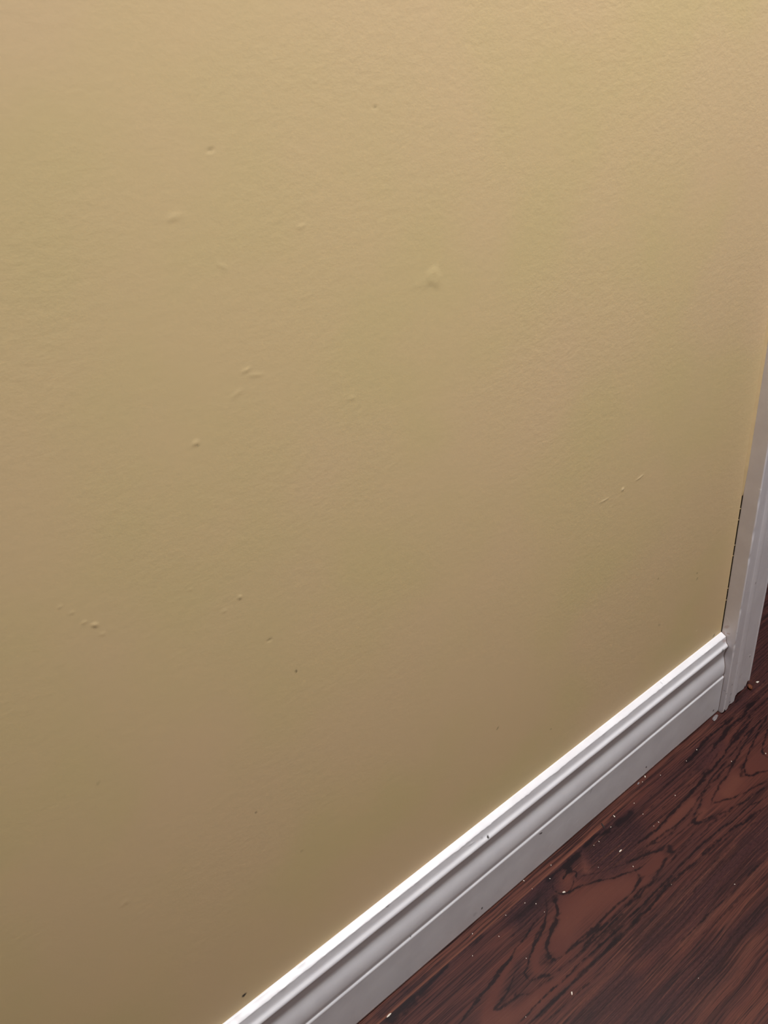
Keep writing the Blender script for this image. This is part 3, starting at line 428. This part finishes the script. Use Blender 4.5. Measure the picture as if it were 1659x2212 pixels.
def build_base(x0, x1, fine0, name, parent=None):
    rng = np.random.RandomState(4)
    xs = np.concatenate([np.arange(x0, fine0, 0.1), np.arange(fine0, x1, 0.002), [x1]])
    P = np.array(PROF) / 1000.0
    V = np.zeros((len(P), len(xs), 3))
    V[..., 0] = xs[None, :]
    V[..., 1] = P[:, 0][:, None]; V[..., 2] = P[:, 1][:, None]
    # the caulked top ledge and the paint edge below it are uneven
    def wave(k, amp):
        r = rng.randn(len(xs)); ker = np.exp(-np.linspace(-2, 2, k) ** 2); ker /= np.sqrt((ker ** 2).sum())
        return np.convolve(r, ker, 'same') * amp
    for i, (ay, az, k) in {2: (0.00006, 0.00008, 5), 3: (0.00006, 0.00008, 5), 16: (0.00005, 0.0001, 25), 35: (0.00005, 0.00008, 21), 36: (0.00005, 0.0001, 21)}.items():
        V[i, :, 1] += wave(k, ay); V[i, :, 2] += wave(k, az)
    lip = wave(4, 0.00010) + wave(15, 0.00012)
    for i, q in ((4, 0.6), (5, 1.0), (6, 1.0), (7, 0.9), (8, 0.5)):
        V[i, :, 1] -= np.abs(lip) * q * 1.2; V[i, :, 2] -= lip * q * 1.5
    V[1, :, 2] += np.abs(wave(11, 0.0003))
    V[-2, :, 2] += np.abs(wave(41, 0.0003)); V[-3, :, 2] += np.abs(wave(41, 0.0003))
    o = grid_ob(name, V.reshape(-1, 3), len(xs), len(P), M_base, 'structure' if parent is None else None, flip=True, parent=parent)
    return o
base = build_base(-1.8, XC - 0.0005, 0.0, 'baseboard_back')
# end grain closing the board, and the brown dirty line where it meets the casing
k = len(PROF)
def end_strip(name, grow, x0, x1, mat):
    P = [(y / 1000.0 - grow, z / 1000.0 + (grow * 0.4 if z > 100 else 0)) for y, z in PROF[:-2]] + [(0.0, 0.0007)]
    m = len(P)
    V = [(x0, y, z) for y, z in P] + [(x1, y, z) for y, z in P]
    Fc = [[i, i + 1, m + i + 1, m + i] for i in range(m - 1)] + [list(range(m))[::-1]] + [list(range(m, 2 * m))]
    return mesh_ob(name, V, Fc, mat, parent=base)
seam = end_strip('caulk_seam', 0.0002, XC - 0.0006, XC - 0.0001, M_dirt)

# ------------------------------------------------------------------ door casing: stepped section, foot broken off raggedly
CP = [(0.0000, -0.0005), (0.0000, -0.0188), (0.0006, -0.0195), (0.0016, -0.0196), (0.0060, -0.0188), (0.0120, -0.0178), (0.0180, -0.0166), (0.0225, -0.0160),
      (0.0240, -0.0163), (0.0300, -0.0163), (0.0350, -0.0158), (0.0375, -0.0150), (0.0385, -0.0143), (0.0400, -0.0143), (0.0500, -0.0131),
      (0.0620, -0.0118), (0.0700, -0.0110), (0.0722, -0.0108), (0.0730, -0.0113), (0.0745, -0.0112), (0.0757, -0.0100), (0.0760, -0.0080), (0.0760, 0.0)]
RAG = [(0.0, 5.0), (0.0015, 9.0), (0.004, 6.5), (0.0065, 1.8), (0.0105, 0.2), (0.0135, 0.2), (0.0145, 3.6), (0.020, 3.0), (0.0250, 0.3), (0.0300, 0.6), (0.0315, 10.0),
       (0.0345, 10.5), (0.0392, 8.6), (0.0460, 6.2), (0.0530, 3.4), (0.0600, 1.2), (0.0645, 0.3), (0.0655, 2.5), (0.0640, 6.0), (0.0690, 8.5), (0.0730, 7.6), (0.0760, 4.0)]
def build_casing(name, x0, mirror=1):
    rx = np.array([p[0] for p in RAG]); rz = np.array([p[1] for p in RAG]) / 1000.0
    order = np.argsort(rx); rx, rz = rx[order], rz[order]
    # dense section
    S = [CP[0]]
    for a, b in zip(CP[:-1], CP[1:]):
        n = max(1, int(math.hypot(b[0] - a[0], b[1] - a[1]) / 0.0008))
        for i in range(1, n + 1): S.append((a[0] + (b[0] - a[0]) * i / n, a[1] + (b[1] - a[1]) * i / n))
    S = np.array(S)
    rng = np.random.RandomState(7)
    foot = np.interp(S[:, 0], rx, rz)
    side = S[:, 0] < 0.0004
    foot[side] = np.interp(-S[side, 1], [0, 0.0125, 0.0145, 0.0165, 0.0185, 0.0195], [0.0, 0.0, 0.0, 0.0005, 0.003, 0.006])
    foot += np.abs(rng.randn(len(foot))) * 0.0002
    zs = np.concatenate([[0], np.arange(0.002, 0.6, 0.004), np.linspace(0.62, 2.12, 8)])
    V = np.zeros((len(zs), len(S), 3))
    for j, z in enumerate(zs):
        V[j, :, 0] = x0 + mirror * S[:, 0]; V[j, :, 1] = S[:, 1]; V[j, :, 2] = np.maximum(z, foot + z * 0.001)
    # chipped paint on the outer arris
    for zc, amt in ((0.176, 0.0006), (0.252, 0.0007), (0.287, 0.0006), (0.12, 0.0007), (0.108, 0.0005), (0.33, 0.0005)):
        jj = np.abs(zs - zc) < 0.005
        ar = (S[:, 0] < 0.002) & (S[:, 1] < -0.018)
        V[np.ix_(jj, ar, [1])] += amt
    o = grid_ob(name, V.reshape(-1, 3), len(S), len(zs), M_case, 'structure', flip=(mirror < 0))
    sol = o.modifiers.new('thick', 'SOLIDIFY'); sol.thickness = 0.004; sol.offset = -1
    return o
casing = build_casing('trim_1', XC)
build_casing('trim_2', 1.7364, -1)
boxes('trim_3', [(XC, 1.7364, -0.018, 0.0, 2.045, 2.12)], M_trim, 'structure')
boxes('trim_4', [(0.8186 - 0.019, 0.8186, 0.0, 0.114, 0.001, 2.06), (1.6554, 1.6744, 0.0, 0.114, 0.001, 2.06), (0.8186, 1.6554, 0.0, 0.114, 2.041, 2.06)], M_trim, 'structure')
# rough stud edge seen inside the crack and under the broken foot
boxes('trim_5', [(XC - 0.0014 + 0.0001, 0.799, 0.006, 0.11, 0.0, 2.05)], M_gap, 'structure')
# painted caulk closing the crack higher up, with bridges lower down
def caulk_bead():
    rng = np.random.RandomState(3)
    V, Fc = [], []
    def seg(z0, z1, r):
        zz = np.arange(z0, z1 + 1e-6, 0.003 if z1 - z0 > 0.01 else 0.0006)
        k0 = len(V)
        for j, z in enumerate(zz):
            e = 0.35 if j in (0, len(zz) - 1) else 1.0
            rr = r * e * (1 + 0.025 * rng.randn()) * min(1.0, 0.3 + (z - z0) / 0.05 if z1 - z0 > 0.01 else 1.0)
            V.extend([(XC - 0.0014 - rr * 1.9, 0.0001, z), (XC - 0.0014 - rr, -rr * 0.30, z), (XC - 0.0010, -rr * 0.6, z), (XC + 0.0001, -rr * 0.9, z)])
        for j in range(len(zz) - 1):
            for i in range(3):
                a = k0 + j * 4 + i; Fc.append([a, a + 1, a + 5, a + 4])
    seg(0.330, 1.4, 0.0018)
    for z in (0.181, 0.199, 0.247, 0.262, 0.297, 0.312): seg(z, z + 0.0012, 0.0005)
    o = mesh_ob('caulk_bead', V, Fc, M_ycaulk, parent=casing, smooth=True)
    o['label'] = 'tan painted caulk bead along the casing'
    return o
caulk_bead()

# ------------------------------------------------------------------ loose bits on the floor
def lump(name, r, seed, mat, squash=(1, 1, 1), rough=0.35, sub=2):
    import bmesh
    bm = bmesh.new(); bmesh.ops.create_icosphere(bm, subdivisions=sub, radius=r)
    rg = random.Random(seed)
    dirs = [(Vector((rg.uniform(-1, 1), rg.uniform(-1, 1), rg.uniform(-1, 1))).normalized(), rg.uniform(-rough, rough)) for _ in range(9)]
    for v in bm.verts:
        n = v.co.normalized(); k = 1 + sum(a * max(0, n.dot(d)) ** 4 for d, a in dirs)
        v.co = Vector((v.co.x * squash[0] * k, v.co.y * squash[1] * k, v.co.z * squash[2] * k))
    zmin = min(v.co.z for v in bm.verts)
    for v in bm.verts: v.co.z -= zmin
    me = bpy.data.meshes.new(name); bm.to_mesh(me); bm.free(); me.materials.append(mat)
    o = bpy.data.objects.new(name, me); col.objects.link(o)
    return o

crumb = lump('brown_crumb', 0.0031, 5, M_crumb, (1.35, 0.85, 0.7), 0.55, 3)
crumb.location = (0.8066, -0.0160, 0.0); crumb.rotation_euler = (0, 0, 0.5)
tag(crumb, 'small rough brown crumb on the floor at the foot of the door casing', 'crumb')
cl = lump('caulk_crumb', 0.0022, 9, M_caulk, (2.8, 0.9, 0.4), 0.7, 3)
cl.location = (0.7260, -0.0162, 0.0); cl.rotation_euler = (0, 0, 0.10)
tag(cl, 'elongated grey crumb of dried caulk at the corner of baseboard and casing', 'crumb')
fl = lump('dust_clump', 0.0011, 12, M_caulk, (1.6, 1.0, 0.8), 0.5)
fl.location = (0.5665, -0.0150, 0.0)
tag(fl, 'tiny grey dust clump against the bottom edge of the baseboard', 'dust')
hr = lump('wood_sliver', 0.0012, 3, M_hair, (3.2, 0.6, 0.35), 0.3)
hr.location = (0.4885, -0.0245, 0.0); hr.rotation_euler = (0, 0, 1.2)
tag(hr, 'thin dark sliver lying on the plank joint beside the baseboard', 'sliver')

FLECKS = [[0.82282,-0.01722,0.00236,"whitechip",20,1.7],[0.47719,-0.0586,0.00164,"long",40,2.4],[0.39207,-0.05048,0.00149,"knot",15,2.0],[0.50801,-0.02536,0.00128,"sliver",120,2.2],[0.17068,-0.02565,0.00183,"seam",42,2.8],[0.31916,-0.12523,0.0013,"plank",85,2.2],[0.58091,-0.01392,0.00137,"corner",80,2.0],[0.57231,-0.01668,0.0008,"",40,1.5],[0.59646,-0.02497,0.00075,"",105,1.5],[0.58423,-0.0543,0.00089,"",70,1.5],[0.66235,-0.03097,0.00104,"",76,1.5],[0.63784,-0.03294,0.0007,"",115,1.5],[0.67686,-0.06955,0.00088,"",94,1.5],[0.71797,-0.09028,0.00108,"",84,1.5],[0.53978,-0.02921,0.00077,"",60,1.5],[0.53495,-0.04531,0.0007,"",75,1.5],[0.53927,-0.06371,0.00091,"",124,1.5],[0.53092,-0.06332,0.00062,"",85,1.5],[0.49358,-0.03182,0.00074,"",31,1.5],[0.46872,-0.03509,0.00089,"",124,1.5],[0.46056,-0.03464,0.00066,"",64,1.5],[0.47178,-0.07978,0.00085,"",100,1.5],[0.40597,-0.01958,0.00086,"",80,1.5],[0.3696,-0.01288,0.00106,"",145,1.5],[0.39285,-0.02992,0.00084,"",169,1.5],[0.35188,-0.03157,0.00081,"",56,1.5],[0.36005,-0.03993,0.00081,"",80,1.5],[0.35999,-0.05198,0.00055,"",60,1.5],[0.36965,-0.02537,0.00057,"",125,1.5],[0.44276,-0.05562,0.00053,"",75,1.5],[0.53416,-0.1623,0.00075,"",0,1.5],[0.48487,-0.11933,0.00046,"",115,1.5],[0.28629,-0.01947,0.00078,"",80,1.5],[0.27075,-0.03621,0.00066,"",80,1.5],[0.32673,-0.02785,0.0006,"",166,1.5],[0.30534,-0.03915,0.00053,"",125,1.5],[0.31028,-0.07336,0.00065,"",120,1.5],[0.27005,-0.11139,0.00059,"",85,1.5],[0.3267,-0.02782,0.0006,"",25,1.5],[0.30519,-0.03961,0.00048,"",5,1.5],[0.42204,-0.19397,0.00052,"",36,1.5]]
NOTE = {
    'whitechip': 'bright white paint chip on the floor just right of the broken casing foot',
    'long': 'long pale paint flake on the dark grain patch below the plank joint',
    'knot': 'oval white paint flake on the rim of the wood knot',
    'sliver': 'narrow pale flake lying across the plank joint above the dark grain patch',
    'seam': 'shiny white flake on the plank joint at the bottom of the photo',
    'plank': 'upright white flake alone on the plank near the bottom edge of the photo',
    'corner': 'small white flake touching the bottom edge of the baseboard beside a grey dust clump',
}
protos = [lump('paint_fleck', 0.001, 20 + i, M_fleck, (1.0, 0.62, 0.35), 0.4, 1) for i in range(3)]
used = [False] * 3
for i, (x, y, r, note, ang, asp) in enumerate(FLECKS):
    p = protos[i % 3]
    if not used[i % 3]: o = p; used[i % 3] = True
    else:
        o = p.copy(); col.objects.link(o)
    o.location = (x, y, 0.0); o.rotation_euler = (0, 0, math.radians(ang * 1.0 - 40))
    s = r / 0.001
    o.scale = (s * asp * 0.62, s * 0.85, s * 0.8)
    if note: tag(o, NOTE[note], 'paint flake')
    else:
        if y > SEAM - 0.002 and x < 0.53: lb, g = 'tiny pale paint fleck on the narrow floor strip between baseboard and plank joint', 'paint flecks beside the baseboard'
        elif x > 0.585: lb, g = 'tiny pale paint fleck on the pointed wood grain nearest the door casing', 'paint flecks near the door casing'
        elif x > 0.50: lb, g = 'tiny pale paint fleck on the straight fine grain beyond the dark grain patch', 'paint flecks on the straight grain'
        elif y < -0.16: lb, g = 'tiny pale paint fleck alone on the plain straight-grained floor far from the baseboard', 'paint flecks far from the baseboard'
        elif x > 0.40: lb, g = 'tiny pale paint fleck on the large dark grain patch above the knot', 'paint flecks above the knot'
        elif x > 0.31: lb, g = 'tiny pale paint fleck on the dark mottled grain below the knot', 'paint flecks below the knot'
        else: lb, g = 'tiny pale paint fleck on the nearest floor at the bottom of the photo', 'paint flecks at the bottom of the photo'
        tag(o, lb, 'paint fleck', g)
